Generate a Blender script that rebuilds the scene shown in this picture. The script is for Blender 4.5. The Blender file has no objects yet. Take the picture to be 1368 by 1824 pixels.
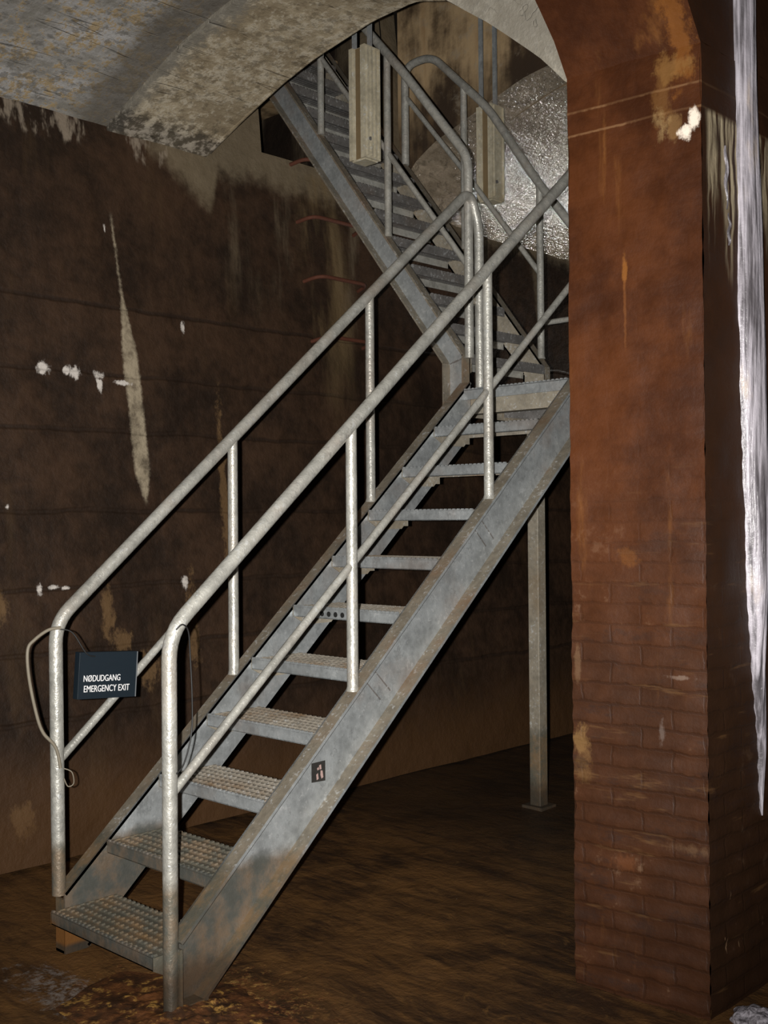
import bpy, bmesh, math, random
from mathutils import Vector, Matrix, noise

random.seed(7)
scene = bpy.context.scene
COL = scene.collection

# ------------------------------------------------------------------ camera, light, exposure
CAM = Vector((2.993, -2.055, 1.532))
CR = Vector((0.7205, 0.6934, -0.0087)); CF = Vector((-0.6934, 0.7205, 0.0058))
CF.normalize(); CR = (CR - CF * CR.dot(CF)).normalized(); CU = CR.cross(CF).normalized()
cd = bpy.data.cameras.new('camera')
cd.sensor_fit = 'VERTICAL'; cd.sensor_height = 36.0; cd.lens = 2024.2 / 1824.0 * 36.0
cd.clip_start = 0.05; cd.clip_end = 100
cam = bpy.data.objects.new('camera', cd); COL.objects.link(cam)
M3 = Matrix((CR, CU, -CF)).transposed()
cam.matrix_world = Matrix.Translation(CAM) @ M3.to_4x4()
scene.camera = cam

w = bpy.data.worlds.new('world'); scene.world = w; w.use_nodes = True
w.node_tree.nodes['Background'].inputs[0].default_value = (0.9, 0.75, 0.6, 1)
w.node_tree.nodes['Background'].inputs[1].default_value = 0.004

def spot(name, loc, target, power, size, blend, radius, color):
    l = bpy.data.lights.new(name, 'SPOT'); l.energy = power; l.spot_size = math.radians(size)
    l.spot_blend = blend; l.shadow_soft_size = radius; l.color = color
    o = bpy.data.objects.new(name, l); COL.objects.link(o); o.location = loc
    o.rotation_euler = (Vector(target) - Vector(loc)).to_track_quat('-Z', 'Y').to_euler()
    return o
# the camera's flash, beside the lens (portrait grip: the flash sits to the left of the lens)
FL = CAM - CR * 0.075 + CU * 0.01
spot('camera_flash', FL, FL + CF * 4 + CU * 0.15 - CR * 0.1, 1230.0, 80, 1.0, 0.012, (1.0, 0.97, 0.93))
# an exhibition lamp deeper in the gallery, out of view behind the pillar: it glints on the wet far vault
spot('gallery_lamp', (-1.00, 8.2, 1.15), (-1.75, 4.6, 3.85), 280.0, 44, 0.6, 0.12, (1.0, 0.98, 0.92))

scene.view_settings.view_transform = 'Standard'
scene.view_settings.look = 'None'
scene.view_settings.exposure = 0.0
scene.view_settings.gamma = 1.0
scene.view_settings.use_curve_mapping = False

# ------------------------------------------------------------------ node expression helper
class NT:
    def __init__(s, name):
        s.m = bpy.data.materials.new(name); s.m.use_nodes = True
        s.t = s.m.node_tree; s.n = s.t.nodes; s.l = s.t.links
        s.b = s.n['Principled BSDF']
        g = s.n.new('ShaderNodeNewGeometry'); s.P = g.outputs['Position']; s.N = g.outputs['Normal']
        x = s.n.new('ShaderNodeSeparateXYZ'); s.l.new(s.P, x.inputs[0])
        s.x, s.y, s.z = (Ex(s, o) for o in x.outputs)
        xn = s.n.new('ShaderNodeSeparateXYZ'); s.l.new(s.N, xn.inputs[0])
        s.nx, s.ny, s.nz = (Ex(s, o) for o in xn.outputs)
    def put(s, sock, v):
        if isinstance(v, Ex): v = v.o
        if isinstance(v, bpy.types.NodeSocket): s.l.new(v, sock)
        else:
            if hasattr(sock, 'default_value') and hasattr(sock.default_value, '__len__') and len(sock.default_value) == 4 and len(v) == 3: v = (*v, 1)
            sock.default_value = v
    def math(s, op, *a):
        n = s.n.new('ShaderNodeMath'); n.operation = op
        for i, v in enumerate(a): s.put(n.inputs[i], v)
        return Ex(s, n.outputs[0])
    def step(s, v, a, b):
        n = s.n.new('ShaderNodeMapRange'); n.interpolation_type = 'SMOOTHSTEP'
        s.put(n.inputs[0], v); n.inputs[1].default_value = a; n.inputs[2].default_value = b
        return Ex(s, n.outputs[0])
    def vec(s, scale=(1, 1, 1), off=(0, 0, 0)):
        n = s.n.new('ShaderNodeMapping'); s.l.new(s.P, n.inputs[0])
        n.inputs['Scale'].default_value = scale; n.inputs['Location'].default_value = off
        return n.outputs[0]
    def noise(s, sc, det=4, rough=.6, scale=(1, 1, 1), off=(0, 0, 0), dist=0.0):
        n = s.n.new('ShaderNodeTexNoise'); s.l.new(s.vec(scale, off), n.inputs['Vector'])
        n.inputs['Scale'].default_value = sc; n.inputs['Detail'].default_value = det
        n.inputs['Roughness'].default_value = rough; n.inputs['Distortion'].default_value = dist
        return Ex(s, n.outputs[0])
    def voro(s, sc, scale=(1, 1, 1), feat='F1'):
        n = s.n.new('ShaderNodeTexVoronoi'); s.l.new(s.vec(scale), n.inputs['Vector']); n.feature = feat
        n.inputs['Scale'].default_value = sc
        return Ex(s, n.outputs[0])
    def mix(s, f, a, b):
        n = s.n.new('ShaderNodeMix'); n.data_type = 'RGBA'
        s.put(n.inputs[0], f); s.put(n.inputs[6], a); s.put(n.inputs[7], b)
        return n.outputs[2]
    def bump(s, h, strength, dist=0.01):
        n = s.n.new('ShaderNodeBump'); s.put(n.inputs['Height'], h)
        n.inputs['Strength'].default_value = strength; n.inputs['Distance'].default_value = dist
        s.l.new(n.outputs[0], s.b.inputs['Normal'])
    def fin(s, col, rough=.6, metal=0.0, spec=.5):
        s.put(s.b.inputs['Base Color'], col); s.put(s.b.inputs['Roughness'], rough)
        s.put(s.b.inputs['Metallic'], metal); s.b.inputs['Specular IOR Level'].default_value = spec
        return s.m
class Ex:
    def __init__(s, t, o): s.t, s.o = t, o
    def __add__(s, v): return s.t.math('ADD', s, v)
    __radd__ = __add__
    def __mul__(s, v): return s.t.math('MULTIPLY', s, v)
    __rmul__ = __mul__
    def __sub__(s, v): return s.t.math('SUBTRACT', s, v)
    def __rsub__(s, v): return s.t.math('SUBTRACT', v, s)
    def abs(s): return s.t.math('ABSOLUTE', s)
    def mx(s, v): return s.t.math('MAXIMUM', s, v)
    def mn(s, v): return s.t.math('MINIMUM', s, v)
    def clamp(s): return s.mx(0.0).mn(1.0)

def blob(t, u, v, cu, cv, ru, rv, nz, amt=.8):
    """soft spot of dirt or calcite centred at (cu, cv), its outline broken up by the noise nz"""
    a = (u - cu) * (1 / ru); b = (v - cv) * (1 / rv)
    d = t.math('SQRT', a * a + b * b)
    nb = t.noise(22, 5, .75, scale=(1, 1, .6), off=(cu * 9, cv * 7, 3))
    return 1 - t.step(d + (nz - .5) * amt * 2.2 + (nb - .5) * 3.2, .35, 1.15)

# ------------------------------------------------------------------ materials
def mat_galv(name, base=(.44, .465, .47), dirt=.35, rough=.42, metal=.45, bumpy=.25, rust=(.20, .10, .04)):
    t = NT(name)
    sp = t.voro(38); n1 = t.noise(9, 5, .65); n2 = t.noise(60, 3, .6); n3 = t.noise(3.1, 4, .6, off=(4, 1, 2)); n4 = t.noise(24, 4, .7, scale=(1, .5, .5))
    c = t.mix(t.step(n1 * .7 + n4 * .5 + sp * .15, .42, .86), tuple(v * .58 for v in base), base)
    c = t.mix(t.step(n4 + (n2 - .5) * .6, .55, .68) * .5, c, tuple(v * .42 for v in base))
    c = t.mix(t.step(n2 + (n1 - .5) * .4, .56, .72) * .45, c, (.66, .68, .68))
    c = t.mix(t.step(n3 + n1 * .4, .68, .95) * dirt, c, rust)
    flood = 1 - t.step(t.z + (n1 - .5) * .08, .36, .42)          # tide mark left by the flooded floor
    c = t.mix(flood * .80, c, t.mix(t.step(n1 + (n4 - .5) * .4, .38, .64), (.085, .085, .065), (.19, .12, .058)))
    c = t.mix((1 - t.step(t.z + (n4 - .5) * .10, .07, .17)) * .75, c, t.mix(n1, (.022, .024, .019), (.085, .042, .018)))
    c = t.mix(t.step(t.x * -1, .57, .60) * (1 - t.step(t.z + (n4 - .5) * .05, .12, .15)) * t.step(t.z, .02, .04) * (1 - t.step(t.y, .3, .4)) * .8, c, (.28, .12, .03))
    t.bump(n2 * .8 + sp * .3 + t.noise(130, 2, .5) * .6, bumpy, .004)
    return t.fin(c, t.math('ADD', n1 * .22, rough - .1), metal)
GALV = mat_galv('galvanised_steel')
GALV_RAIL = mat_galv('galvanised_tube', base=(.50, .49, .44), dirt=.30, rough=.40, metal=.35, bumpy=.55)
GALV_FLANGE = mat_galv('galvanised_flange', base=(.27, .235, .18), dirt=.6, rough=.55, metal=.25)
GALV_TREAD = mat_galv('dirty_tread_steel', base=(.36, .32, .26), dirt=.95, rough=.6, metal=.2, bumpy=.4, rust=(.17, .10, .045))
GALV_DARK = mat_galv('weathered_steel', base=(.20, .19, .18), dirt=.5, rough=.55, metal=.3, rust=(.10, .065, .04))
BOX_TAN = mat_galv('tan_weathered_box_steel', base=(.50, .45, .33), dirt=.5, rough=.6, metal=.0, rust=(.24, .16, .06))
GALV_PALE = mat_galv('pale_weathered_steel', base=(.36, .32, .25), dirt=.55, rough=.55, metal=.15, rust=(.20, .13, .06))

def mat_plain(name, col, rough=.5, metal=0.0, var=.25, sc=30):
    t = NT(name); n = t.noise(sc, 4, .6)
    c = t.mix(n * var * 2, col, tuple(v * .45 for v in col))
    t.bump(n, .15, .003)
    return t.fin(c, rough, metal)
BOX_BROWN = mat_plain('brown_channel_steel', (.20, .14, .07), .7, var=.3)
BLACK = mat_plain('black_plastic', (.012, .012, .012), .5)
NAVY = mat_plain('navy_sign_face', (.0016, .0085, .0155), .6, var=.1)
SIGN_EDGE = mat_plain('sign_edge', (.16, .17, .18), .4, var=.1)
WHITE = mat_plain('white_lettering', (.80, .80, .80), .5, var=.02)
CABLE = mat_plain('grey_cable', (.22, .19, .14), .6)
RUSTY = mat_plain('rusted_iron', (.12, .034, .014), .8, var=.5, sc=50)
HOLE = mat_plain('dark_hole', (.006, .006, .005), .9)
STICK = mat_plain('sticker_dark', (.035, .033, .030), .5, var=.4, sc=80)
STICK_PINK = mat_plain('sticker_pale', (.48, .33, .30), .5, var=.3, sc=90)

def mat_wall():
    t = NT('stained_concrete_wall')
    n1 = t.noise(2.2, 6, .65); n2 = t.noise(14, 5, .65); n3 = t.noise(5, 5, .6, scale=(1, 1, .16), off=(3, 5, 1)); n4 = t.noise(40, 3, .7)
    c = t.mix(t.step(n1 + (n2 - .5) * .5, .3, .75), (.018, .0104, .0062), (.052, .0275, .0148))
    c = t.mix(t.step(n3, .56, .74) * .5, c, (.062, .036, .017))
    # formwork lifts: thin dark, wavering joints
    j = None
    for z0 in (0.62, 0.92, 1.215, 1.58, 1.975, 2.26, 2.60):
        d = (t.z + (t.noise(3, 3, .6, off=(z0 * 7, 0, 0)) - .5) * .05 - z0).abs()
        m = 1 - t.step(d, .003, .016)
        j = m if j is None else j.mx(m)
    c = t.mix(j * .55 * t.step(n1, .35, .6), c, (.012, .008, .006))
    # tan wash under the vault and along the corner beyond it
    tan = t.step(t.z + (t.y - 1.30).mn(.45) * .75 + (n2 - .5) * .14 + (n3 - .5) * .18 - t.step(t.y, 1.76, 1.84) * .22, 3.50, 3.64)
    tan = tan.mn(t.step(t.y + (n2 - .5) * .12, 1.28, 1.50)) * t.step(t.x, -2.45, -2.35)
    inner = 1 - t.step(t.x, -2.45, -2.35)                        # shade inside the opening, darkened into the colour
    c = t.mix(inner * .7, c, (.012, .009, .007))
    runs = t.step(n3, .52, .70) * t.step(t.z + (t.y - 1.9) * .25 + (n2 - .5) * .3, 2.55, 3.35) * t.step(t.y, 1.7, 1.95)
    c = t.mix((tan * .85).mx(runs * .55), c, t.mix(n2, (.12, .090, .053), (.22, .175, .115)))
    # pale stain running down below the step irons
    rung = (1 - t.step((t.y - 2.58 + (n2 - .5) * .1).abs(), .10, .24)) * t.step(n3, .40, .62) * t.step(t.z, 1.9, 2.8) * (1 - t.step(t.z, 3.55, 3.62))
    c = t.mix(rung * .65, c, (.17, .115, .055))
    # pale calcite streak, broken edges
    yc = t.y - 1.126 + (t.z - 3.04) * .071
    wd = t.step(t.z, 2.75, 2.32) * .040 + .004
    wd = wd * t.step(t.z, 1.58, 1.80)
    st = 1 - t.step(yc.abs() + (n4 - .5) * .030 - wd, -.012, .010)
    c = t.mix(st * (t.step(n2, .25, .6) * .75 + .25) * t.step(t.z, 1.60, 1.66) * (1 - t.step(t.z, 3.02, 3.1)), c, (.36, .30, .21))
    sp = None
    for y0, z0, ry, rz in ((.70, 2.262, .035, .030), (.69, 2.235, .014, .012), (.82, 2.258, .025, .022), (.86, 2.252, .03, .035), (.995, 2.25, .03, .022), (.99, 2.20, .018, .035),
                           (1.425, 1.21, .022, .035), (.61, 1.22, .015, .03), (.68, 1.225, .03, .012), (.74, 1.22, .02, .010), (1.52, 2.55, .014, .040), (1.13, 2.22, .05, .012),
                           (.47, 1.60, .012, .012), (1.08, 3.0, .008, .03)):
        m = blob(t, t.y, t.z, y0, z0, ry, rz, n4, .5); sp = m if sp is None else sp.mx(m)
    c = t.mix(sp, c, (.62, .57, .52))
    ta = None
    for y0, z0, ry, rz in ((.96, 1.10, .035, .14), (1.03, .95, .06, .05), (.46, .21, .06, .08), (1.46, 1.0, .04, .26), (.40, 1.15, .05, .09), (1.72, 1.6, .03, .6), (1.17, .80, .10, .09)):
        m = blob(t, t.y, t.z, y0, z0, ry, rz, n2, .7); ta = m if ta is None else ta.mx(m)
    c = t.mix(ta * .7, c, (.17, .10, .045))
    # efflorescence along the springing
    eff = t.step(t.z + (n3 - .5) * .35 + (n2 - .5) * .10, 3.40, 3.45) * t.step(t.noise(11, 4, .65, scale=(1, 1, .35), off=(1, 2, 0)), .50, .64) * (1 - t.step(t.y, 1.50, 1.6))
    c = t.mix(eff * .75, c, (.30, .245, .185))
    rust = 1 - t.step(t.z + (n2 - .5) * .3, .10, .60)
    c = t.mix(rust * .6, c, (.105, .050, .018))
    t.bump(n1 * .6 + n2 * .5 + n4 * .15 - j * .4, .55, .03)
    return t.fin(c, t.math('ADD', n2 * .3, .5), 0, .22)
WALL = mat_wall()

def mat_shaft():
    t = NT('stained_shaft_concrete')
    n1 = t.noise(2.0, 6, .65); n2 = t.noise(12, 5, .65); n3 = t.noise(4.5, 5, .6, scale=(1, 1, .14))
    c = t.mix(t.step(n1 + (n3 - .5) * .8, .34, .62), (.065, .040, .022), (.46, .325, .18))
    c = t.mix(t.step(n3, .54, .72) * .7, c, (.25, .13, .05))
    c = t.mix((1 - t.step(t.z + (n3 - .5) * .6, 4.05, 4.40)) * .6, c, (.030, .020, .014))
    c = t.mix(t.step(n2 + n1 * .5, .80, 1.0) * .5, c, (.33, .28, .21))
    t.bump(n1 + n2 * .4, .4, .02)
    return t.fin(c, .65, 0, .35)
SHAFT = mat_shaft()

def mat_vault(name, a, b, spots, wet=False, tan=False):
    t = NT(name)
    n1 = t.noise(2.6, 6, .65); n2 = t.noise(17, 5, .7); n3 = t.noise(70, 3, .7); n5 = t.noise(4, 6, .65, scale=(3, .5, 3), off=(2, 1, 7))
    c = t.mix(t.step(n1 * .6 + n2 * .4 + (n5 - .5) * .5, .36, .66), a, b)
    c = t.mix(t.step(n2 + (n1 - .5) * .5 + (n3 - .5) * .5, .50, .62) * .8, c, spots)
    n8 = t.noise(24, 4, .7, scale=(1, .7, 1), off=(2, 8, 1)); c = t.mix(t.step(n8 + (n1 - .5) * .4, .52, .64) * .55, c, tuple(v * .42 for v in a))
    n6 = t.noise(9, 5, .7, scale=(1.4, .7, 1.4), off=(7, 3, 5)); c = t.mix(t.step(n6, .54, .68) * .5, c, tuple(v * .5 for v in a))
    c = t.mix(t.step(n3, .60, .72) * .35, c, tuple(v * .35 for v in a))
    line = t.step((t.noise(1.4, 3, .55, scale=(4, .22, 4)) - .5).abs(), .009, .0) * t.step(t.noise(3, 3, .6, off=(9, 0, 0)), .48, .62)
    c = t.mix(line * .55, c, tuple(v * .25 for v in a))
    if not wet and not tan:
        c = t.mix(t.step(t.y + (n1 - .5) * .35 + (n2 - .5) * .2, .86, 1.0) * .8, c, t.mix(n2, (.075, .064, .050), (.17, .15, .12)))   # damp strip beside the arch ring
    if tan:
        c = t.mix((1 - t.step(t.y + (n2 - .5) * .30 + (n1 - .5) * .2, 1.15, 1.24)) * .8, c, t.mix(n2, (.16, .145, .115), (.29, .28, .25)))
        # dark, mottled band of damp at the springing
        d = (1 - t.step(t.z + (n2 - .5) * .14, 3.555, 3.60)) * (1 - t.step(t.x, -1.5, -1.3))
        c = t.mix(d * .8, c, t.mix(t.step(n2, .45, .6), (.045, .038, .030), (.34, .30, .25)))
    if wet:
        rip = t.noise(34, 3, .7, scale=(1, .6, 1)); drop = t.noise(90, 2, .6)
        t.bump(rip * 1.0 + drop * .35 + n1 * .5, 1.0, .0080)
        return t.fin(c, .10, 0, 1.0)
    t.bump(n1 * .5 + n2 * .6 + n3 * .2 - line * .5, .5, .02)
    return t.fin(c, .72, 0, .3)
VAULT_GREY = mat_vault('grey_limewashed_vault', (.25, .235, .205), (.50, .49, .48), (.42, .295, .13))
VAULT_TAN = mat_vault('tan_concrete_arch', (.26, .205, .13), (.46, .385, .265), (.54, .48, .37), tan=True)
VAULT_WET = mat_vault('wet_concrete_vault', (.17, .135, .095), (.37, .30, .22), (.22, .18, .13), wet=True)

def mat_pillar():
    t = NT('rusty_brick_pillar')
    n1 = t.noise(2.4, 6, .65); n2 = t.noise(15, 5, .65); n3 = t.noise(55, 3, .7); nv = t.noise(7, 5, .6, scale=(1, 1, .15))
    br = t.n.new('ShaderNodeTexBrick')
    cx = t.n.new('ShaderNodeCombineXYZ')
    t.put(cx.inputs[0], t.x + t.y + (n2 - .5) * .03); t.put(cx.inputs[1], t.z + (n2 - .5) * .03 + (n1 - .5) * .03)
    t.l.new(cx.outputs[0], br.inputs['Vector'])
    br.inputs['Scale'].default_value = 1.0; br.inputs['Brick Width'].default_value = .23; br.inputs['Row Height'].default_value = .066
    br.inputs['Mortar Size'].default_value = .006; br.inputs['Mortar Smooth'].default_value = .6
    br.inputs['Color1'].default_value = (.7, .7, .7, 1); br.inputs['Color2'].default_value = (1, 1, 1, 1); br.inputs['Mortar'].default_value = (.2, .2, .2, 1)
    fac = Ex(t, br.outputs['Fac'])
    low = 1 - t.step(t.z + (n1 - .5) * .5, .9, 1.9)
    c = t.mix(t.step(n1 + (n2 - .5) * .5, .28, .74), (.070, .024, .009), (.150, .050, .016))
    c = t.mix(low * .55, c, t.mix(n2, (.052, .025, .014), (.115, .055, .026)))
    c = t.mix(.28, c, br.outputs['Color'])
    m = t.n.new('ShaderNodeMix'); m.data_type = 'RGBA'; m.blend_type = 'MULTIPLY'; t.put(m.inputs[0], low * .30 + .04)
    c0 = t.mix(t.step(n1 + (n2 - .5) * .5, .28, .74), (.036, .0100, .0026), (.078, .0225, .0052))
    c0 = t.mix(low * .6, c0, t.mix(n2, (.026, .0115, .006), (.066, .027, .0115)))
    t.put(m.inputs[6], c0); t.l.new(br.outputs['Color'], m.inputs[7])
    c = m.outputs[2]
    c = t.mix(t.step(nv, .60, .74) * .4, c, (.25, .10, .025))
    c = t.mix(t.step(n2 + (n1 - .5), .66, .80) * .45 * low, c, (.20, .12, .07))
    # upper band lines of mortar
    for z0 in (2.868, 2.792):
        l = 1 - t.step((t.z - z0 + (n2 - .5) * .012).abs(), .001, .006)
        c = t.mix(l * (t.step(n2, .40, .6) * .4 + .2), c, (.24, .13, .06))
    # orange and yellow stains on the big face
    big = t.step(t.ny * -1, .35, .6)
    for x0, z0, rx, rz, col, a in ((1.235, 3.02, .045, .16, (.36, .13, .025), .8), (1.20, 2.93, .07, .05, (.38, .19, .055), .8), (1.165, 2.86, .03, .13, (.30, .14, .04), .6),
                                   (1.165, 2.755, .028, .05, (.46, .30, .13), .8), (1.20, 2.74, .02, .05, (.42, .24, .09), .6),
                                   (1.262, 2.755, .024, .034, (.85, .74, .62), 1.0), (1.238, 2.72, .020, .022, (.85, .74, .62), 1.0),
                                   (1.03, 2.32, .010, .06, (.42, .16, .03), .7), (1.03, 2.2, .006, .12, (.30, .11, .03), .5), (.965, 2.75, .008, .10, (.30, .12, .03), .5),
                                   (.862, .80, .035, .05, (.34, .19, .07), .8), (.865, .72, .035, .06, (.26, .14, .05), .6), (1.03, 1.40, .04, .03, (.28, .10, .02), .5),
                                   (.85, 1.05, .012, .06, (.26, .15, .08), .6), (1.01, .42, .05, .03, (.26, .09, .03), .5), (1.23, .50, .07, .02, (.25, .14, .07), .5), (1.21, 1.03, .05, .008, (.36, .26, .20), .6),
                                   (1.14, .85, .012, .05, (.26, .20, .17), .6)):
        c = t.mix(blob(t, t.x, t.z, x0, z0, rx, rz, n2, .7) * big * (a if min(col) > .5 else a * .8), c, col if min(col) > .5 else tuple(v * .62 for v in col))
    # drips below the springing on the side face
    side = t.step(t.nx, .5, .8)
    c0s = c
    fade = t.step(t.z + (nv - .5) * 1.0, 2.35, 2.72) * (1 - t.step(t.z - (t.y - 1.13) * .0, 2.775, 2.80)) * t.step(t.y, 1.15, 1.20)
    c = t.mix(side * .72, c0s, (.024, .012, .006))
    c = t.mix(side * fade * t.step(t.noise(30, 4, .6, scale=(1, 1, .07)), .42, .60) * .9, c, (.60, .50, .33))
    specks = t.step(t.noise(24, 3, .6, scale=(1, 1, .35)), .66, .72) * side * (1 - t.step(t.z, .35, .6))
    c = t.mix(specks * .7, c, (.26, .16, .09))
    patch = t.noise(11, 5, .7, scale=(.6, .6, 1.5), off=(5, 2, 8)); bar = t.noise(9, 4, .65, scale=(.35, .35, 2.6), off=(1, 6, 3))
    c = t.mix(t.step(patch, .52, .66) * low * .55, c, (.026, .013, .009))
    c = t.mix(t.step(bar, .60, .72) * low * .5, c, (.135, .068, .026))
    t.bump(fac * (low * -.16 - .03) + patch * .5 + n2 * .5 + n1 * .5 + n3 * .2, .35, .012)
    return t.fin(c, t.math('ADD', n2 * .25, .42), 0, .22)
PILLAR = mat_pillar()

def mat_floor():
    t = NT('wet_rusty_floor')
    n1 = t.noise(1.3, 6, .65, dist=.6); n2 = t.noise(9, 6, .7, dist=.8); n3 = t.noise(40, 4, .7); nl = t.noise(5, 6, .7, scale=(.5, 2.6, 1), dist=1.0)
    c = t.mix(t.step(n1 + (nl - .5) * .7, .32, .66), (.034, .017, .008), (.150, .072, .023))
    c = t.mix(t.step(n2, .56, .72) * .5, c, (.20, .098, .026))
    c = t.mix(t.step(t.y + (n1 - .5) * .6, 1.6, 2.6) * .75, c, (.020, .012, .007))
    r2 = blob(t, t.x, t.y, .08, .10, .45, .32, n2, .8)
    c = t.mix(r2 * t.step(n3 * .6 + n2 * .5, .44, .62), c, t.mix(t.step(n3, .5, .62), (.24, .085, .030), (.40, .23, .07)))
    g = blob(t, t.x, t.y, -.36, -.10, .28, .10, n2, .8)
    c = t.mix(g * t.step(n3, .4, .6) * .7, c, (.26, .23, .21))
    t.bump(n1 * .6 + n2 * .7 + n3 * .25, .55, .03)
    return t.fin(c, t.math('ADD', n2 * .35, .32), 0, .4)
FLOOR = mat_floor()

def mat_calcite():
    t = NT('white_calcite')
    n1 = t.noise(60, 4, .6, scale=(1, 1, .05)); n2 = t.noise(8, 4, .6, scale=(1, 1, .3)); n3 = t.noise(45, 3, .6)
    c = t.mix(t.step(n1 + (n2 - .5) * .5, .32, .68), (.085, .076, .082), (.52, .485, .535))
    c = t.mix(t.step(n2, .58, .72) * .5, c, (.52, .38, .22))
    t.bump(n1 * .9 + n3 * .3, .7, .012)
    return t.fin(c, .33, 0, .5)
CALCITE = mat_calcite()

# ------------------------------------------------------------------ mesh helpers
class MB:
    def __init__(s): s.v, s.f, s.sm = [], [], []
    def add(s, vs, fs, smooth=False):
        k = len(s.v); s.v += [Vector(p) for p in vs]
        for f in fs: s.f.append([i + k for i in f]); s.sm.append(smooth)
    def box(s, x0, x1, y0, y1, z0, z1):
        s.add([(x, y, z) for x in (x0, x1) for y in (y0, y1) for z in (z0, z1)],
              [(0, 1, 3, 2), (4, 6, 7, 5), (0, 4, 5, 1), (2, 3, 7, 6), (0, 2, 6, 4), (1, 5, 7, 3)])
    def prism(s, pts, a, b, axis):
        """extrude the 2-D polygon pts from a to b along axis (pts are the two other axes in order)"""
        def P(p, t):
            return {'x': (t, p[0], p[1]), 'y': (p[0], t, p[1]), 'z': (p[0], p[1], t)}[axis]
        n = len(pts)
        s.add([P(p, a) for p in pts] + [P(p, b) for p in pts],
              [tuple(range(n)), tuple(range(2 * n - 1, n - 1, -1))] + [(i, i + n, (i + 1) % n + n, (i + 1) % n) for i in range(n)])
    def strip(s, a, b):
        """two parallel polylines joined by quads"""
        n = len(a); s.add(list(a) + list(b), [(i, i + 1, i + 1 + n, i + n) for i in range(n - 1)], True)
    def tube(s, path, r, n=14, cap=True, radii=None):
        path = [Vector(p) for p in path]; rings = []; up = None
        for i, p in enumerate(path):
            d = (path[min(i + 1, len(path) - 1)] - path[max(i - 1, 0)]).normalized()
            if up is None:
                up = Vector((1, 0, 0)) if abs(d.x) < .8 else Vector((0, 0, 1))
            a = (up - d * up.dot(d)).normalized(); up = a; b = d.cross(a)
            rr = radii[i] if radii else r
            rings.append([p + (a * math.cos(2 * math.pi * k / n) + b * math.sin(2 * math.pi * k / n)) * rr for k in range(n)])
        vs = [q for R in rings for q in R]; fs = []
        for i in range(len(path) - 1):
            for k in range(n):
                fs.append((i * n + k, i * n + (k + 1) % n, (i + 1) * n + (k + 1) % n, (i + 1) * n + k))
        s.add(vs, fs, True)
        if cap:
            s.add(rings[0], [tuple(range(n - 1, -1, -1))]); s.add(rings[-1], [tuple(range(n))])
    def xf(s, M): s.v = [M @ p for p in s.v]; return s

def fillet(pts, r, n=6):
    pts = [Vector(p) for p in pts]; out = [pts[0]]
    for i in range(1, len(pts) - 1):
        p = pts[i]; a = (pts[i - 1] - p); b = (pts[i + 1] - p)
        l = min(r, a.length * .45, b.length * .45)
        A = p + a.normalized() * l; B = p + b.normalized() * l
        for k in range(n + 1):
            u = k / n; out.append(A * (1 - u) ** 2 + p * 2 * u * (1 - u) + B * u * u)
    out.append(pts[-1]); return out

ORG = {}
def obj(name, mb, m, parent=None, origin=None, bevel=0.0, label=None):
    c = sum(mb.v, Vector()) / len(mb.v)
    o0 = Vector(origin) if origin is not None else c
    me = bpy.data.meshes.new(name)
    me.from_pydata([p - o0 for p in mb.v], [], mb.f)
    me.polygons.foreach_set('use_smooth', mb.sm)
    bm = bmesh.new(); bm.from_mesh(me); bmesh.ops.recalc_face_normals(bm, faces=bm.faces); bm.to_mesh(me); bm.free()
    me.materials.append(m)
    o = bpy.data.objects.new(name, me); COL.objects.link(o)
    if parent is not None:
        o.parent = parent; o.location = o0 - ORG[parent.name]
    else: o.location = o0
    ORG[o.name] = o0
    if bevel:
        b = o.modifiers.new('bevel', 'BEVEL'); b.width = bevel; b.segments = 2; b.limit_method = 'ANGLE'; b.angle_limit = math.radians(50)
    if label: o['label'] = label
    return o
def tag(o, label, cat, group=None, kind=None):
    o['label'] = label; o['category'] = cat
    if group: o['group'] = group
    if kind: o['kind'] = kind
    return o
def thing(name, loc, label, cat, group=None):
    o = bpy.data.objects.new(name, None); COL.objects.link(o); o.location = loc; o.empty_display_size = .1
    ORG[o.name] = Vector(loc)
    return tag(o, label, cat, group)
def struct(name, mb, m, **k):
    o = obj(name, mb, m, origin=(0, 0, 0), **k); o['kind'] = 'structure'; return o
def copy_tree(o, parent=None, offset=Vector()):
    c = o.copy(); COL.objects.link(c)
    if parent is not None: c.parent = parent
    c.location = o.location + offset
    ORG[c.name] = ORG[o.name] + offset
    for ch in list(o.children): copy_tree(ch, c)
    return c
def grid(f, nu, nv, smooth=True):
    m = MB(); vs = [f(i / nu, j / nv) for i in range(nu + 1) for j in range(nv + 1)]
    m.add(vs, [(i * (nv + 1) + j, (i + 1) * (nv + 1) + j, (i + 1) * (nv + 1) + j + 1, i * (nv + 1) + j + 1) for i in range(nu) for j in range(nv)], smooth)
    return m
def N(x, y, z, s=1.0): return noise.noise(Vector((x, y, z)) * s)
def interp(tab, t):
    if t <= tab[0][0]: return tab[0][1]
    for (a, va), (b, vb) in zip(tab, tab[1:]):
        if t <= b: return va + (vb - va) * (t - a) / (b - a)
    return tab[-1][1]

# ------------------------------------------------------------------ the vaulted gallery
def floor_f(u, v):
    x = -2.6 + 9.0 * u; y = -4.2 + 16.2 * v
    return (x, y, .012 * N(x, y, 0, 2.2) + .006 * N(x, y, 4, 7) - .012)
struct('floor', grid(floor_f, 150, 260), FLOOR)

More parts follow.
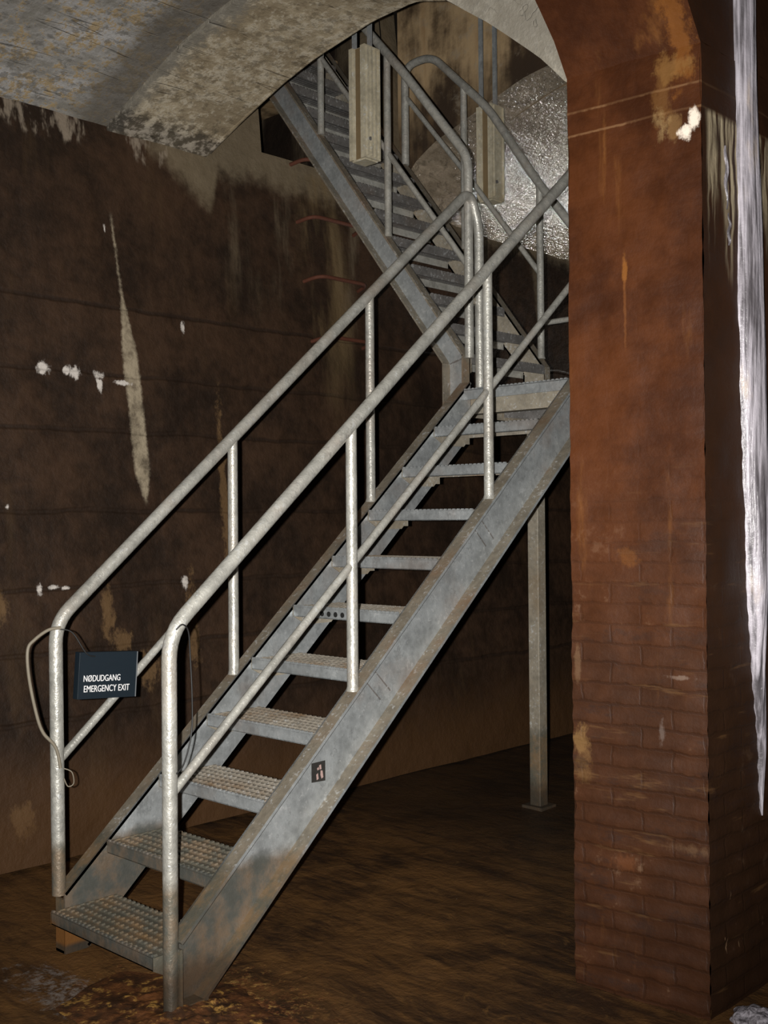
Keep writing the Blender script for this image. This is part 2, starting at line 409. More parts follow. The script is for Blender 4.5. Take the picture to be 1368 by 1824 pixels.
BAT = .10
def wx(z): return -1.65 - BAT * z
def wpt(y, z): return (wx(z) + .016 * N(y, z, 1, 1.6) + .007 * N(y, z, 7, 6), y, z)
OY0, OY1, OZ = 2.16, 3.26, 3.64
wl = MB()
for (ya, yb, za, zb) in ((-4.2, 1.76, 0, 3.56), (1.76, OY0, 0, 6.0), (OY0, OY1, 0, OZ), (OY1, 3.40, 0, 6.0), (3.40, 12, 0, 3.56)):
    nu = max(2, int((yb - ya) / .05)); nv = max(2, int((zb - za) / .06))
    g = grid(lambda u, v: wpt(ya + (yb - ya) * u, za + (zb - za) * v), nu, nv); wl.add(g.v, g.f, True)
# reveals of the opening the upper stairs climb into
for (a, b) in (((OY0, OZ), (OY0, 6.0)), ((OY1, OZ), (OY1, 6.0)), ((OY0, OZ), (OY1, OZ))):
    p = [wpt(*a), wpt(*b)]
    wl.add([p[0], p[1], (-3.9, p[1][1], p[1][2]), (-3.9, p[0][1], p[0][2])], [(0, 1, 2, 3)])
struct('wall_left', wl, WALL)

rec = MB()
rec.box(-4.1, -3.9, OY0 - .3, OY1 + .3, OZ - .2, 6.0)
rec.box(-3.9, -2.52, OY0, OY1, 4.42, 4.62)
struct('wall_recess', rec, SHAFT)

ARC = [(-2.02, 3.50), (-1.98, 3.528), (-1.69, 3.639), (-1.373, 3.746), (-1.119, 3.808), (-.959, 3.832), (-.73, 3.867), (-.444, 3.873), (-.203, 3.797),
       (-.087, 3.711), (.064, 3.592), (.151, 3.524), (.292, 3.426), (.50, 3.27), (.70, 3.10), (.835, 2.95)]
def smooth_tab(tab, n):
    xs = [p[0] for p in tab]; out = []
    for i in range(n + 1):
        x = xs[0] + (xs[-1] - xs[0]) * i / n; d = .045
        out.append((x, sum(interp(tab, x + d * k / 4) for k in range(-4, 5)) / 9))
    return out
arcs = smooth_tab(ARC, 60)
def vault_solid(prof, y0, y1, th, ny):
    m = MB(); n = len(prof)
    rows = []
    for j in range(ny + 1):
        y = y0 + (y1 - y0) * j / ny
        rows.append([(x, y, z + .007 * N(x, y, 2, 3) + .003 * N(x, y, 5, 12)) for x, z in prof])
    vs = [p for r in rows for p in r]
    m.add(vs, [(j * n + i, j * n + i + 1, (j + 1) * n + i + 1, (j + 1) * n + i) for j in range(ny) for i in range(n - 1)], True)
    for r in (rows[0], rows[-1]):
        top = [(p[0], p[1], p[2] + th) for p in r]
        m.add(list(r) + top, [(i, i + 1, i + 1 + n, i + n) for i in range(n - 1)])
    a = [(x, y0, z + th) for x, z in prof]; b = [(x, y1, z + th) for x, z in prof]
    m.strip(a, b)
    return m
# bare tan arch ring at the end of the vault, with a rounded arris
struct('trim_1', vault_solid(arcs, 1.13, 1.752, .30, 14), VAULT_TAN)
roll = MB()
roll.tube([(x, 1.752, z + .016) for x, z in arcs if x > -1.99], .018, 8)
struct('trim_2', roll, VAULT_TAN)
grey = [(x, z + .022 if x < -.35 else max(z + .022, 3.90)) for x, z in arcs]
struct('ceiling', vault_solid(grey, -4.2, 1.145, .30, 60), VAULT_GREY)

# arcade of brick: the pillar and the arch that springs from it towards the viewer
PL, PN = (.829, 1.087), (1.290, 1.133)
def arch_z(y):
    ym = -1.05; e = 1.11
    return 2.99 + 1.17 * (1 - ((y - ym) / (e - ym)) ** 2)
pil = MB()
def face_pt(a, b, u, z, nrm, amp=1.0):
    x = a[0] + (b[0] - a[0]) * u; y = a[1] + (b[1] - a[1]) * u
    course = .003 * math.sin(z * 2 * math.pi / .066) * (1 - min(1, z / 2.6))
    e = amp * (.006 * N(x * 2, y * 2, z, 5) + .003 * N(x, y, z, 21) + course)
    return (x + nrm[0] * e, y + nrm[1] * e, z)
def pfac(a, b, z0, z1, nu, nv, nrm):
    g = grid(lambda u, v: face_pt(a, b, u, z0 + (z1 - z0) * v, nrm), nu, nv); pil.add(g.v, g.f, True)
PB, PC = (1.290, 2.05), (.829, 2.05)
pfac(PL, PN, -.03, 2.99, 14, 200, (0, -1)); pfac(PN, PB, -.03, 2.99, 20, 200, (1, 0)); pfac(PB, PC, -.03, 2.99, 8, 60, (0, 1)); pfac(PC, PL, -.03, 2.99, 14, 200, (-1, 0))
# arch soffit and the walls over it
ys = [1.087 - (1.087 + 3.9) * i / 70 for i in range(71)]
ya = [(PL[0], y, max(arch_z(y), 2.99) if y < 1.08 else 2.985) for y in ys]
yb = [(PN[0], y + .046 * max(0, 1 - (1.087 - y) * 2), max(arch_z(y), 2.99) if y < 1.08 else 2.985) for y in ys]
pil.strip(ya, yb)
pil.strip(ya, [(p[0], p[1], 4.9) for p in ya]); pil.strip(yb, [(p[0], p[1], 4.9) for p in yb])
for X, yn in ((PL[0], 1.087), (PN[0], 1.133)):
    pil.add([(X, yn, 2.99), (X, 2.05, 2.99), (X, 2.05, 6.0), (X, yn, 4.9)], [(0, 1, 2, 3)])
pil.add([(PL[0], 2.05, 2.99), (PN[0], 2.05, 2.99), (PN[0], 2.05, 6), (PL[0], 2.05, 6)], [(0, 1, 2, 3)])
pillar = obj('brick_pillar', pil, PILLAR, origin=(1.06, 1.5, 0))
tag(pillar, 'rust brown brick pillar carrying the arch at the right of the stairs', 'pillar', kind='structure')

# far bay: end wall over the next vault, and that vault's wet soffit
FY = 3.36
FARC = [(-2.02, 3.48), (-2.0, 3.74), (-1.94, 3.81), (-1.75, 3.915), (-1.52, 3.985), (-1.35, 4.04), (-1.05, 4.13), (-.82, 4.16), (-.5, 4.2), (0.0, 4.14), (.4, 3.95), (.7, 3.6), (.84, 3.2)]
far = smooth_tab(FARC, 50); far[0] = (-2.06, 3.44)
ty = MB(); ty.strip([(x, FY, z) for x, z in far], [(x, FY, 6.0) for x, z in far])
ty.strip([(x, FY + .3, z) for x, z in far], [(x, FY + .3, 6.0) for x, z in far])
struct('wall_back', ty, SHAFT)
FARC2 = [(-2.06, 3.40), (-2.0, 3.50), (-1.92, 3.63), (-1.78, 3.785), (-1.6, 3.92), (-1.4, 4.02), (-1.1, 4.12), (-.8, 4.17), (-.5, 4.2), (0.0, 4.14), (.4, 3.95), (.7, 3.6), (.84, 3.2)]
fv = MB(); n = len(far); rows = []
for j in range(121):
    y = FY + 8.6 * j / 120
    k = min(1, (y - FY) / .45)                                  # sharp arris at the end wall, rounder haunch behind it
    rows.append([(x, y, z + (interp(FARC2, x) - z) * k + .012 * N(x, y, 3, 2.2) + .005 * N(x, y, 8, 9)) for x, z in far])
fv.add([p for r in rows for p in r], [(j * n + i, j * n + i + 1, (j + 1) * n + i + 1, (j + 1) * n + i) for j in range(120) for i in range(n - 1)], True)
struct('ceiling_far', fv, VAULT_WET)
sh = MB(); sh.box(-4.1, 1.3, 1.55, 3.66, 6.0, 6.15)
struct('ceiling_shaft', sh, SHAFT)
ew = MB(); ew.box(-2.6, 6.4, 12.0, 12.2, 0, 5)
struct('wall_end', ew, WALL)

# ------------------------------------------------------------------ lower stair flight
RUN, RISE, Z1, W = .22788, .2, .1685, .6216
SL = RISE / RUN
def top_l(y): return .165 + SL * (y - 0.0)
def bot_l(y): return -.132 + SL * y
def channel_x(x_web, out, name_parent, prof, fl, th=.008, mat_w=GALV):
    """C-channel stringer in a y-z outline; flanges point outwards (out = +1 or -1 along x). fl: index pairs of the edges that carry a flange"""
    web = MB(); a, b = sorted((x_web, x_web + out * th)); web.prism(prof, a, b, 'x')
    fm = []
    for (i, j) in fl:
        p, q = Vector((*prof[i], 0)), Vector((*prof[j], 0)); d = (q - p).normalized()
        c = sum((Vector((*r, 0)) for r in prof), Vector()) / len(prof)
        nrm = Vector((-d.y, d.x, 0))
        if nrm.dot(c - p) < 0: nrm = -nrm
        quad = [p, q, q + nrm * .011, p + nrm * .011]
        m = MB(); a, b = sorted((x_web, x_web + out * .066)); m.prism([(v.x, v.y) for v in quad], a, b, 'x'); fm.append(m)
    return web, fm
lower = thing('stair_flight', (-.31, .03, 0), 'lower galvanised steel stair flight with open treads rising from the wet floor', 'stairs')
prof = [(.056, 0.0), (.056, top_l(.056)), (2.33, top_l(2.33)), (2.33, bot_l(2.33) + .02), (.152, .004), (.15, 0.0)]
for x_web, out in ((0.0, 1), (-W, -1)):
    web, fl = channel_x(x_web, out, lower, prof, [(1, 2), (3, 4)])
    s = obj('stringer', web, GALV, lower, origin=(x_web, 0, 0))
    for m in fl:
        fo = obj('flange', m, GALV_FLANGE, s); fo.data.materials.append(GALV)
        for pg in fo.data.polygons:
            if abs(pg.normal.x) > .9: pg.material_index = 1        # flash-lit edge, put in as paler steel
    st = MB()                                      # end foot and splice plate
    a, b = sorted((x_web + out * .008, x_web + out * .062)); st.box(a, b, .056, .066, 0, .19); st.box(a, b, .056, .165, 0, .010)
    obj('foot_plate', st, GALV_FLANGE, s)
    if out == 1:
        rightstr = s
        sk = MB(); sk.prism([(.664, .667), (.730, .668), (.730, .596), (.664, .599)], .0085, .0098, 'x'); k = obj('sticker', sk, STICK, s, label='dark torn square sticker')
        pk = MB()
        for poly in ([(.700, .655), (.709, .657), (.711, .640), (.703, .640)], [(.707, .636), (.716, .634), (.720, .610), (.711, .606), (.706, .620)], [(.686, .624), (.694, .628), (.697, .608), (.688, .604)], [(.690, .645), (.697, .650), (.700, .641), (.692, .638)]):
            pk.prism(poly, .0097, .0103, 'x')
        # the pale shapes belong to the sticker's print
        o2 = k.data; bm = bmesh.new(); bm.from_mesh(o2); base = ORG[k.name]
        tmp = bpy.data.meshes.new('print'); tmp.from_pydata([p - base for p in pk.v], [], pk.f)
        n0 = len(bm.faces); bm.from_mesh(tmp); bm.faces.ensure_lookup_table()
        for f in bm.faces[n0:]: f.material_index = 1
        bm.to_mesh(o2); bm.free(); o2.materials.append(STICK_PINK)
        # scratched weld seams across the web
        for y0 in (.915, 1.555):
            sm = MB(); z0 = top_l(y0) - .02
            for dy in (0.0, .055):
                sm.prism([(y0 + dy, z0 + dy * .5), (y0 + dy + .004, z0 + dy * .5 + .002), (y0 + dy + .104, z0 + dy * .5 - .095), (y0 + dy + .100, z0 + dy * .5 - .099)], .008, .0100, 'x')
            obj('weld_seam', sm, GALV_DARK, s)

def teeth(m, x0, x1, y0, y1, zb, zt, n):
    pts = [(x0, zb)]
    for i in range(n):
        a = x0 + (x1 - x0) * i / n; d = (x1 - x0) / n
        pts += [(a + d * .10, zt), (a + d * .55, zt), (a + d * .70, zt - .006), (a + d * .95, zt - .006)]
    pts += [(x1, zb)]
    # split the comb into quads so the polygon stays simple
    for i in range(len(pts) - 1):
        p, q = pts[i], pts[i + 1]
        if q[0] - p[0] < 1e-6: continue
        m.prism([(p[0], zb), (q[0], zb), (q[0], max(q[1], zb + 1e-4)), (p[0], max(p[1], zb + 1e-4))], y0, y1, 'y')
def make_tread(parent, depth, lip, rear, name='tread', nrib=7):
    """tread with its nosing at the origin, width along x from -W to 0, going towards +y"""
    pan = MB(); pan.box(-W + .005, -.005, .006, depth, -.014, -.009); pan.box(-W + .005, -.005, depth - .004, depth, -rear, -.006)
    for i in range(nrib):
        y = .012 + (depth - .028) * i / (nrib - 1)
        teeth(pan, -W + .006, -.006, y, y + .014, -.012, -.001, 22)
    t = obj(name, pan, GALV_TREAD, parent, origin=(0, 0, 0))
    lp = MB(); lp.box(-W + .004, -.004, 0, .006, -lip, -.005); teeth(lp, -W + .004, -.004, 0, .008, -.006, .003, 26)
    lp.box(-W + .004, -.004, 0, .018, -lip, -lip + .004)
    obj('nosing', lp, GALV, t, origin=(0, 0, 0))
    for x in (-W + .001, -.006):
        e = MB(); e.prism([(.0, -.004), (depth, -.004), (depth, -.072), (depth - .03, -.072), (depth - .045, -.085), (.07, -.085), (.0, -lip)], x, x + .005, 'x')
        obj('end_plate', e, GALV_PALE, t, origin=(0, 0, 0))
    for ch in t.children: ch.location = (0, 0, 0)
    return t
LO = ORG[lower.name]
proto = make_tread(lower, .262, .046, .040)
n0 = Vector((0, 0, Z1)) - LO
first = proto; first.location = n0
for i in range(1, 10):
    c = copy_tree(first, lower, Vector((0, i * RUN, i * RISE)))
    if i == 5:                                     # the sixth tread shows a row of punched holes in its nosing
        h = MB()
        for cx in (-.44, -.40, -.36, -.32, -.24):
            h = MB(); h.prism([(cx + .011 * math.cos(a * math.pi / 6), -.026 + .011 * math.sin(a * math.pi / 6)) for a in range(12)], -.0012, .002, 'y')
            hh = obj('nosing_hole', h, HOLE, c, origin=(0, 0, 0)); hh.location = (0, 0, 0)

RX, LX = .034, -.655
def rail_z(y, z0=1.178): return z0 + .862 * (y - .045)
def mid_z(y): return .694 + .866 * (y - .071)
m = MB(); m.tube(fillet([(RX, .040, .0), (RX, .043, 1.178), (RX, 2.36, rail_z(2.36)), (RX, 3.04, rail_z(2.36)), (RX, 3.06, 2.19)], .085), .0245, 16)
hr = obj('handrail', m, GALV_RAIL, lower)
m = MB(); m.tube(fillet([(LX, .052, top_l(.052) - .005), (LX, .046, 1.172), (LX, 2.375, rail_z(2.375, 1.172)), (LX + .003, 2.445, 3.02), (LX + .004, 2.445, 2.19)], .075), .0245, 16)
hl = obj('handrail', m, GALV_RAIL, lower)
for X, y0, y1, par in ((RX, .045, 2.36, hr), (LX, .048, 2.43, hl)):
    m = MB(); m.tube([(X, y0, mid_z(y0)), (X, y1, mid_z(y1))], .0155, 12); obj('midrail', m, GALV_RAIL, lower)
    for yp in (.848, 1.650):
        m = MB(); m.tube([(X, yp, top_l(yp) - .004), (X, yp, top_l(yp) + .012), (X, yp + .002, rail_z(yp) - .01)], .0215, 14, radii=[.026, .0215, .0205])
        obj('post', m, GALV_RAIL, par)

# ------------------------------------------------------------------ landing
land = thing('stair_landing', (-.31, 2.67, 0), 'steel landing platform joining the lower and upper stairs, on square legs', 'landing')
LZ = 2.168
g = MB(); g.box(-.70, .07, 2.285, 3.10, LZ - .018, LZ - .012)
for i in range(22):
    y = 2.29 + .80 * i / 21; g.box(-.70, .07, y, y + .014, LZ - .014, LZ)
obj('grating', g, GALV_TREAD, land)
m = MB(); m.box(-W, 0, 2.279, 2.286, LZ - .052, LZ - .004); teeth(m, -W, 0, 2.279, 2.289, LZ - .006, LZ + .004, 26)
obj('nosing', m, GALV, land)
for nm, bx in (('edge_beam', (-.62, .0, 2.33, 2.345, LZ - .125, LZ - .018)), ('edge_beam', (-.70, .07, 3.09, 3.10, LZ - .125, LZ - .012)),
               ('edge_beam', (-.71, -.70, 2.33, 3.10, LZ - .125, LZ)), ('edge_beam', (.07, .08, 2.33, 3.10, LZ - .125, LZ))):
    m = MB(); m.box(*bx); x0, x1, y0, y1, z0, z1 = bx
    if x1 - x0 > .3: m.box(x0, x1, y0 - .045 if y0 < 2.5 else y0 - .06, y0, z0, z0 + .008)
    obj(nm, m, GALV_PALE, land)
m = MB(); m.prism([(-.62, LZ - .03), (0, LZ - .03), (0, LZ - .20), (-.62, LZ - .12)], 2.60, 2.606, 'y'); obj('cross_plate', m, GALV_DARK, land)
for (lx, ly) in ((-.615, 2.862), (.03, 2.862)):
    m = MB(); m.box(lx - .034, lx + .034, ly - .034, ly + .034, 0.0, LZ - .02)
    l = obj('leg', m, GALV_PALE, land, bevel=.004)
    m = MB(); m.box(lx - .034 - .03, lx + .034 + .03, ly - .034 - .03, ly + .064, -.012, .008); obj('base_plate', m, GALV_DARK, l)

# ------------------------------------------------------------------ upper stair flight
US = 1.29
UY0, UY1 = 2.415, 3.045
def ut(x): return 2.365 - US * (x + .696)
upper = thing('stair_flight', (-.70, 2.73, LZ), 'upper steel stair flight turning left from the landing into the wall opening', 'stairs')
XT = -2.62
H = .232
uprof = [(-.690, 2.06), (-.690, ut(-.69)), (XT, ut(XT)), (XT, ut(XT) - H), (-.83, 2.325), (-.83, 2.06)]
for yw, out in ((UY0, -1), (UY1, 1)):
    web = MB(); a, b = sorted((yw, yw + out * .008)); web.prism(uprof, a, b, 'y')
    s = obj('stringer', web, GALV if out < 0 else GALV_PALE, upper, origin=(0, yw, 0))
    cc = sum((Vector((p[0], p[1], 0)) for p in uprof), Vector()) / 6
    for (i, j) in ((0, 1), (1, 2), (3, 4), (4, 5)):
        p, q = Vector((*uprof[i], 0)), Vector((*uprof[j], 0)); d = (q - p).normalized(); nr = Vector((-d.y, d.x, 0))
        mid = {0: Vector((-.76, 2.2, 0)), 1: Vector((-1.6, ut(-1.6) - .1, 0)), 3: Vector((-1.6, ut(-1.6) - .1, 0)), 4: Vector((-.76, 2.2, 0))}[i]
        if nr.dot(mid - p) < 0: nr = -nr
        m = MB(); a, b = sorted((yw, yw + out * .058)); quad = [p, q, q + nr * .010, p + nr * .010]
        m.prism([(v.x, v.y) for v in quad], a, b, 'y'); obj('flange', m, GALV_FLANGE, s)
    m = MB(); a, b = sorted((yw + out * .008, yw + out * .0098))
    m.prism([(-.836, 2.325), (-.826, 2.32), (-.690, 2.352), (-.692, 2.362)], a, b, 'y'); obj('weld_seam', m, GALV_DARK, s)
UR, UN = .175, .1357
def make_upper_tread(parent):
    """nosing along y at the origin, going towards -x"""
    dp = .145
    pan = MB(); pan.box(-dp, -.006, 0, UY1 - UY0, -.014, -.009)
    for i in range(6):
        x = -.016 - (dp - .03) * i / 5; pan.box(x - .012, x, .002, UY1 - UY0 - .002, -.018, -.002)
    t = obj('tread', pan, GALV_DARK, parent, origin=(0, 0, 0))
    m = MB(); m.box(-.007, 0, .003, UY1 - UY0 - .003, -.045, .002)
    for i in range(24):
        y = .01 + (UY1 - UY0 - .02) * i / 24; m.box(-.012, 0.0008, y, y + .014, -.004, .006)
    obj('nosing', m, GALV_DARK, t, origin=(0, 0, 0))
    m = MB(); m.box(-dp - .005, -dp, .003, UY1 - UY0 - .003, -.056, -.002); obj('rear_plate', m, GALV_RAIL, t, origin=(0, 0, 0))
    for y in (.001, UY1 - UY0 - .006):
        m = MB(); m.prism([(-.004, -.004), (-dp + .01, -.004), (-dp + .01, -.036), (-.065, -.115), (-.035, -.115), (-.004, -.085)], y, y + .005, 'y')
        obj('end_plate', m, GALV_PALE, t, origin=(0, 0, 0))
    return t
ORG['zero'] = Vector()
ut0 = make_upper_tread(upper)
def fix(o):                                        # children built around a local origin
    for ch in o.children: ch.location = (0, 0, 0)
fix(ut0)
for k in range(13):
    loc = Vector((-.683 - k * UN, UY0, 2.36 + k * UR)) - ORG[upper.name]
    if k == 0: ut0.location = loc
    else: copy_tree(ut0, upper, Vector((-k * UN, 0, k * UR)))
ULY, URY = 2.388, 3.075
m = MB(); m.tube(fillet([(-2.3, ULY, 5.27), (-1.38, ULY, 4.215), (-1.107, ULY, 3.905), (-.672, ULY, 3.36), (-.674, ULY, 2.34)], .07), .0235, 14)
hul = obj('handrail', m, GALV_RAIL, upper)
def z_ul(x): return 4.215 - 1.19 * (x + 1.38)
for xp in (-1.232, -1.757):
    m = MB(); m.tube([(xp, ULY, ut(xp) - .004), (xp, ULY, ut(xp) + .012), (xp, ULY, z_ul(xp))], .02, 12, radii=[.025, .02, .0195]); obj('post', m, GALV_RAIL, hul)
m = MB(); m.tube([(-2.3, ULY, 4.187 + 1.27 * .535), (-.675, ULY, 4.187 - 1.27 * 1.09)], .0150, 10); obj('midrail', m, GALV_RAIL, upper)
m = MB(); m.tube(fillet([(-1.735, URY, ut(-1.735)), (-1.735, URY, 4.312), (-1.515, URY, 4.313), (-1.087, URY, 3.89), (-.736, URY, 3.385), (-.45, URY, 3.02), (-.30, URY, 2.96), (-.02, URY, 2.96)], .09), .0235, 14)
hur = obj('handrail', m, GALV_RAIL, upper)
for xp, zt in ((-1.268, 4.07), (-.728, 3.375)):
    m = MB(); m.tube([(xp, URY, ut(xp) + .0), (xp, URY, ut(xp) + .015), (xp, URY, zt)], .02, 12, radii=[.025, .02, .0195]); obj('post', m, GALV_RAIL, hur)
m = MB(); m.tube([(-1.735, URY, 4.13), (-1.204, URY, 3.485), (-.735, URY, 2.885)], .0150, 10); obj('midrail', m, GALV_RAIL, upper)
m = MB(); m.tube([(-.728, URY, 2.603), (-.02, URY, 2.603)], .0150, 10); obj('landing_midrail', m, GALV_RAIL, upper)
m = MB(); m.box(-.70, -.655, 2.385, 2.45, 2.615, 2.645); obj('bracket', m, GALV_PALE, upper)

# ------------------------------------------------------------------ emergency exit sign on the left railing
sign = thing('exit_sign', (-.615, .228, .895), 'dark blue box sign with white emergency exit lettering on the left railing', 'sign')
ang = math.radians(-4.0)
SC = Vector((-.615, .228, .972))
def on_sign(mb, bx=0.0):
    R = Matrix.Rotation(ang, 4, 'X'); return mb.xf(Matrix.Translation(SC) @ R)
m = MB(); m.box(-.022, .010, -.121, .121, -.084, .084); obj('housing', on_sign(m), NAVY, sign, bevel=.002)
m = MB(); m.box(.0095, .0125, -.1195, .1175, -.083, .083); obj('face', on_sign(m), NAVY, sign)
m = MB(); m.box(.0095, .0140, .1175, .1210, -.083, .083); obj('edge_strip', on_sign(m), SIGN_EDGE, sign)
def lettering(s, yc, zc, wid, cap):
    cu = bpy.data.curves.new('lettering', 'FONT'); cu.body = s; cu.extrude = .001
    o = bpy.data.objects.new('tmp', cu); COL.objects.link(o)
    dg = bpy.context.evaluated_depsgraph_get(); me = bpy.data.meshes.new_from_object(o.evaluated_get(dg))
    bpy.data.objects.remove(o); bpy.data.curves.remove(cu)
    vs = [v.co.copy() for v in me.vertices]; x0 = min(v.x for v in vs); x1 = max(v.x for v in vs)
    # cap height from the flat letters: use the median of the tall vertices
    y1 = sorted(v.y for v in vs)[int(len(vs) * .93)]
    mb = MB(); mb.add([(v.z + .0130, (v.x - x0) / (x1 - x0) * wid - wid / 2 + yc, v.y / y1 * cap + zc - cap / 2) for v in vs], [tuple(p.vertices) for p in me.polygons])
    bpy.data.meshes.remove(me)
    return obj('lettering', on_sign(mb), WHITE, sign)
lettering('NØDUDGANG', -.026, -.010, .152, .022)
lettering('EMERGENCY EXIT', -.004, -.047, .190, .023)

# ------------------------------------------------------------------ cables and wires on the railing
def spline(pts, n=8):
    P = [Vector(p) for p in pts]; out = []
    for i in range(len(P) - 1):
        a, b, c, d = P[max(i - 1, 0)], P[i], P[i + 1], P[min(i + 2, len(P) - 1)]
        for k in range(n):
            u = k / n; out.append(.5 * ((2 * b) + (c - a) * u + (2 * a - 5 * b + 4 * c - d) * u * u + (3 * b - a - 3 * c + d) * u ** 3))
    out.append(P[-1]); return out
m = MB(); m.tube(spline([(-.630, .052, 1.155), (-.640, .010, 1.150), (-.645, -.04, 1.120), (-.648, -.066, 1.085), (-.648, -.062, .99), (-.646, -.036, .86), (-.642, -.012, .79), (-.632, .030, .735), (-.628, .046, .66)]), .0060, 8)
tag(obj('cable', m, CABLE), 'grey cable looping out beside the left front rail post', 'cable')
m = MB(); m.tube(spline([(-.630, .050, 1.150), (-.615, .09, 1.135), (-.600, .135, 1.06), (-.598, .17, 1.045)]), .0028, 6)
tag(obj('wire', m, BLACK), 'thin black wire tying the exit sign to the left rail post', 'wire')
m = MB(); m.tube(spline([(-.632, .062, .655), (-.618, .085, .64), (-.618, .092, .60), (-.628, .075, .59), (-.632, .062, .62)]), .0022, 6)
tag(obj('wire', m, CABLE), 'small loose loop of wire below the left midrail end', 'wire')
m = MB(); m.tube(spline([(.055, .055, 1.19), (.062, .075, 1.205), (.058, .10, 1.18), (.05, .112, 1.10), (.05, .118, .98), (.05, .115, .86), (.058, .080, .77), (.058, .05, .74)]), .0026, 6)
tag(obj('wire', m, BLACK), 'thin black wire drooping from the bend of the right front rail', 'wire')

# ------------------------------------------------------------------ step irons in the wall below the opening
for i, (zc, lab) in enumerate(((3.63, 'rusty step iron at the sill of the wall opening, topmost of four'), (3.29, 'rusty step iron second from the top under the wall opening'),
                               (2.94, 'rusty step iron third from the top under the wall opening'), (2.585, 'rusty step iron at the bottom of the row of four'))):
    y0, y1 = 2.37 + .02 * i, 2.86; xw = wx(zc)
    m = MB(); m.tube(fillet([(xw - .02, y0, zc - .02), (xw + .115, y0 + .03, zc + .005), (xw + .115, y1 - .03, zc + .005), (xw - .02, y1, zc - .02)], .10), .012, 10)
    tag(obj('step_iron', m, RUSTY), lab, 'rung', 'step irons up the wall')

# ------------------------------------------------------------------ hanging steel boxes
def hanging(name, cx, cy, z0, z1, ztop, lab, ribs):
    t = thing(name, (cx, cy, z1), lab, 'hanging post', 'hanging box posts'); h = .058
    m = MB()
    # square housing with a sunk channel in the face towards the near side
    m.prism([(cx - h, cy - h), (cx - h + .026, cy - h), (cx - h + .030, cy - h + .020), (cx + h - .036, cy - h + .020), (cx + h - .032, cy - h), (cx + h, cy - h), (cx + h, cy + h), (cx - h, cy + h)], z0, z1, 'z')
    b = obj('housing', m, BOX_TAN, t)
    m = MB()
    for k in range(ribs): y = cy - h + .012 + (2 * h - .03) * k / max(1, ribs - 1); m.box(cx + h - .002, cx + h + .010, y, y + .008, z0 + .012, z1 - .01)
    obj('rib', m, BOX_TAN, b)
    m = MB(); m.box(cx - h + .034, cx + h - .037, cy - h + .016, cy - h + .0198, z0 + .004, z1 - .004); obj('channel_lining', m, BOX_BROWN, b)
    m = MB(); m.box(cx - h + .012, cx + h - .012, cy - h + .012, cy + h - .012, z0 - .008, z0 + .002); obj('end_cap', m, BOX_TAN, b)
    m = MB(); m.tube([(cx + h + .001, cy - .02, z0 + .10), (cx + h + .008, cy - .02, z0 + .10)], .010, 10); obj('screw', m, GALV_DARK, b)
    for dx, dy in ((-.042, -.03), (.030, .01)):
        m = MB(); m.box(cx + dx - .012, cx + dx + .012, cy + dy - .007, cy + dy + .007, z1 - .05, ztop); obj('hanger_rod', m, GALV, t)
    return t
hanging('hanging_post', -1.178, 2.16, 3.40, 3.985, 6.0, 'tan steel box post hanging in front of the upper stairs, nearer of two', 4)
hanging('hanging_post', -1.190, 3.225, 3.40, 3.955, 6.0, 'grey steel box post hanging on two rods behind the upper railing', 2)

# ------------------------------------------------------------------ calcite on the pillar and the floor
TL = [(.55, 1.478), (.78, 1.462), (1.02, 1.424), (1.3, 1.400), (1.56, 1.388), (2.1, 1.354), (2.65, 1.363), (3.2, 1.346), (3.7, 1.335), (4.2, 1.33)]
TR = [(.55, 1.484), (.78, 1.500), (1.02, 1.488), (1.3, 1.490), (1.56, 1.492), (2.1, 1.512), (2.65, 1.470), (3.2, 1.455), (3.7, 1.45), (4.2, 1.45)]
def calc(u, v):
    z = .55 + 3.65 * v; a = interp(TL, z) + .006 * N(3, z, 1, 7); b = interp(TR, z) + .008 * N(9, z, 1, 7)
    y = a + (b - a) * u; s = math.sin(math.pi * u)
    d = (s ** .45) * (.040 * min(1, (z - .5) / .8) + .010) * (1 + .25 * N(y * 12, z * 1.2, 0)) + .008 * s * N(y * 60, z * 2.0, 3)
    return (1.286 + d, y, z)
tag(obj('calcite_flow', grid(calc, 26, 260), CALCITE), 'thick white calcite flow running down the side of the brick pillar', 'mineral deposit')
cal2 = []
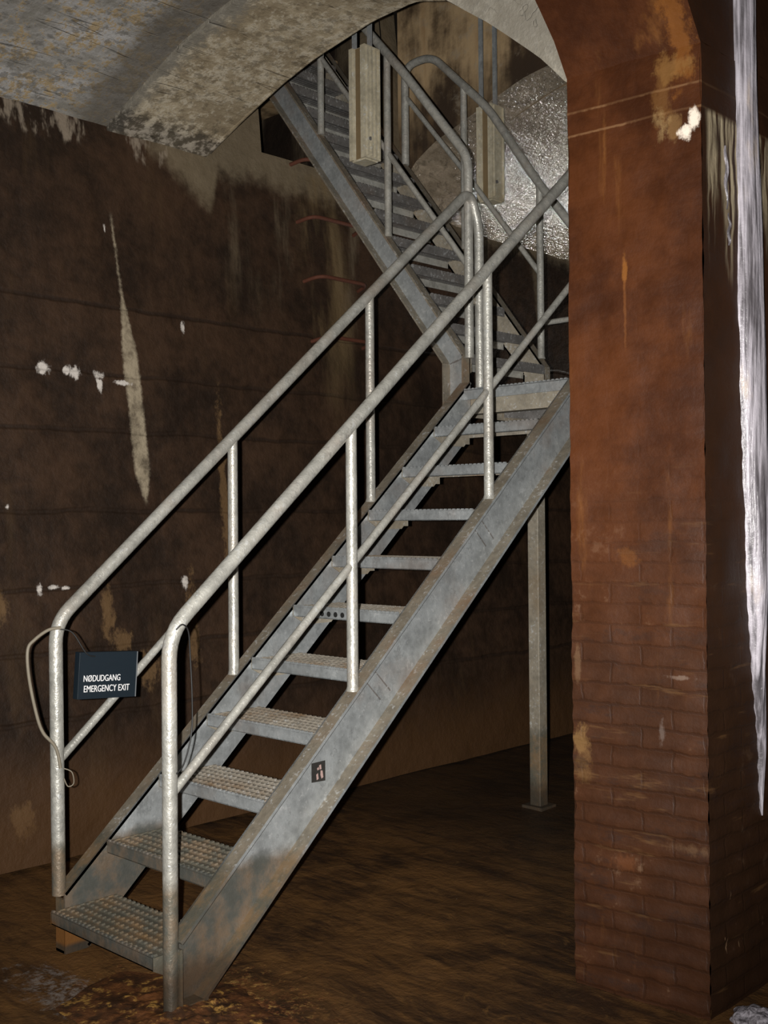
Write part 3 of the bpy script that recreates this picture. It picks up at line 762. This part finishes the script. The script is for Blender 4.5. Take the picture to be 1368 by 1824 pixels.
for (y0, z0, w0, h0, lab) in ((1.285, 2.60, .007, .20, 'short cream calcite drip near the corner of the pillar, below the band'), (1.300, 2.44, .006, .10, 'small white calcite tip hanging under the cream drip')):
    m = MB(); k = 12
    m.tube([(1.292, y0 + .006 * math.sin(i), z0 - h0 / 2 + h0 * i / k) for i in range(k + 1)], .01, 10, radii=[w0 * (.35 + .65 * math.sin(math.pi * (i + .6) / (k + 1.4))) for i in range(k + 1)])
    tag(obj('calcite_drip', m, CALCITE), lab, 'mineral deposit')
bm = bmesh.new(); bmesh.ops.create_icosphere(bm, subdivisions=4, radius=1.0)
m = MB(); m.add([(1.42 + .085 * v.co.x * (1 + .3 * N(*v.co, 2)), 1.20 + .07 * v.co.y * (1 + .3 * N(*v.co, 2)), .006 + .035 * v.co.z * (1 + .4 * N(*v.co, 3))) for v in bm.verts], [tuple(v.index for v in f.verts) for f in bm.faces], True); bm.free()
tag(obj('calcite_lump', m, CALCITE), 'white lump on the floor at the foot of the pillar', 'stone')

# rusty crust and flakes around the right stringer's foot: nobody could count them
def crust(u, v):
    x = -.42 + 1.0 * u; y = -.22 + .72 * v
    d = math.hypot((x - .10) / .40, (y - .07) / .22) + .35 * N(x, y, 9, 6)
    h = .012 * max(0, 1 - d ** 2) * (.35 + .65 * abs(N(x, y, 1, 9)) * 2.2) + .012 * N(x, y, 2, 24) * max(0, 1 - d) - .006 - .02 * max(0, d - .8)
    h += .006 * N(x, y, 5, 55) * max(0, 1.05 - d)
    return (x, y, h)
m = grid(crust, 150, 110)
def mat_crust():
    t = NT('rust_crust'); n = t.noise(38, 4, .65); n2 = t.noise(9, 4, .6); n4 = t.noise(16, 3, .6, off=(3, 0, 0))
    c = t.mix(t.step(n2 + (n - .5) * .5, .36, .66), (.045, .021, .010), (.15, .058, .020))
    c = t.mix(t.step(n4 + (n - .5) * .9, .55, .74), c, (.40, .22, .055)); t.bump(n, .6, .01)
    return t.fin(c, .45)
tag(obj('rust_debris', m, mat_crust()), 'orange and yellow rust crust on the floor around the foot of the stairs', 'debris', kind='stuff')
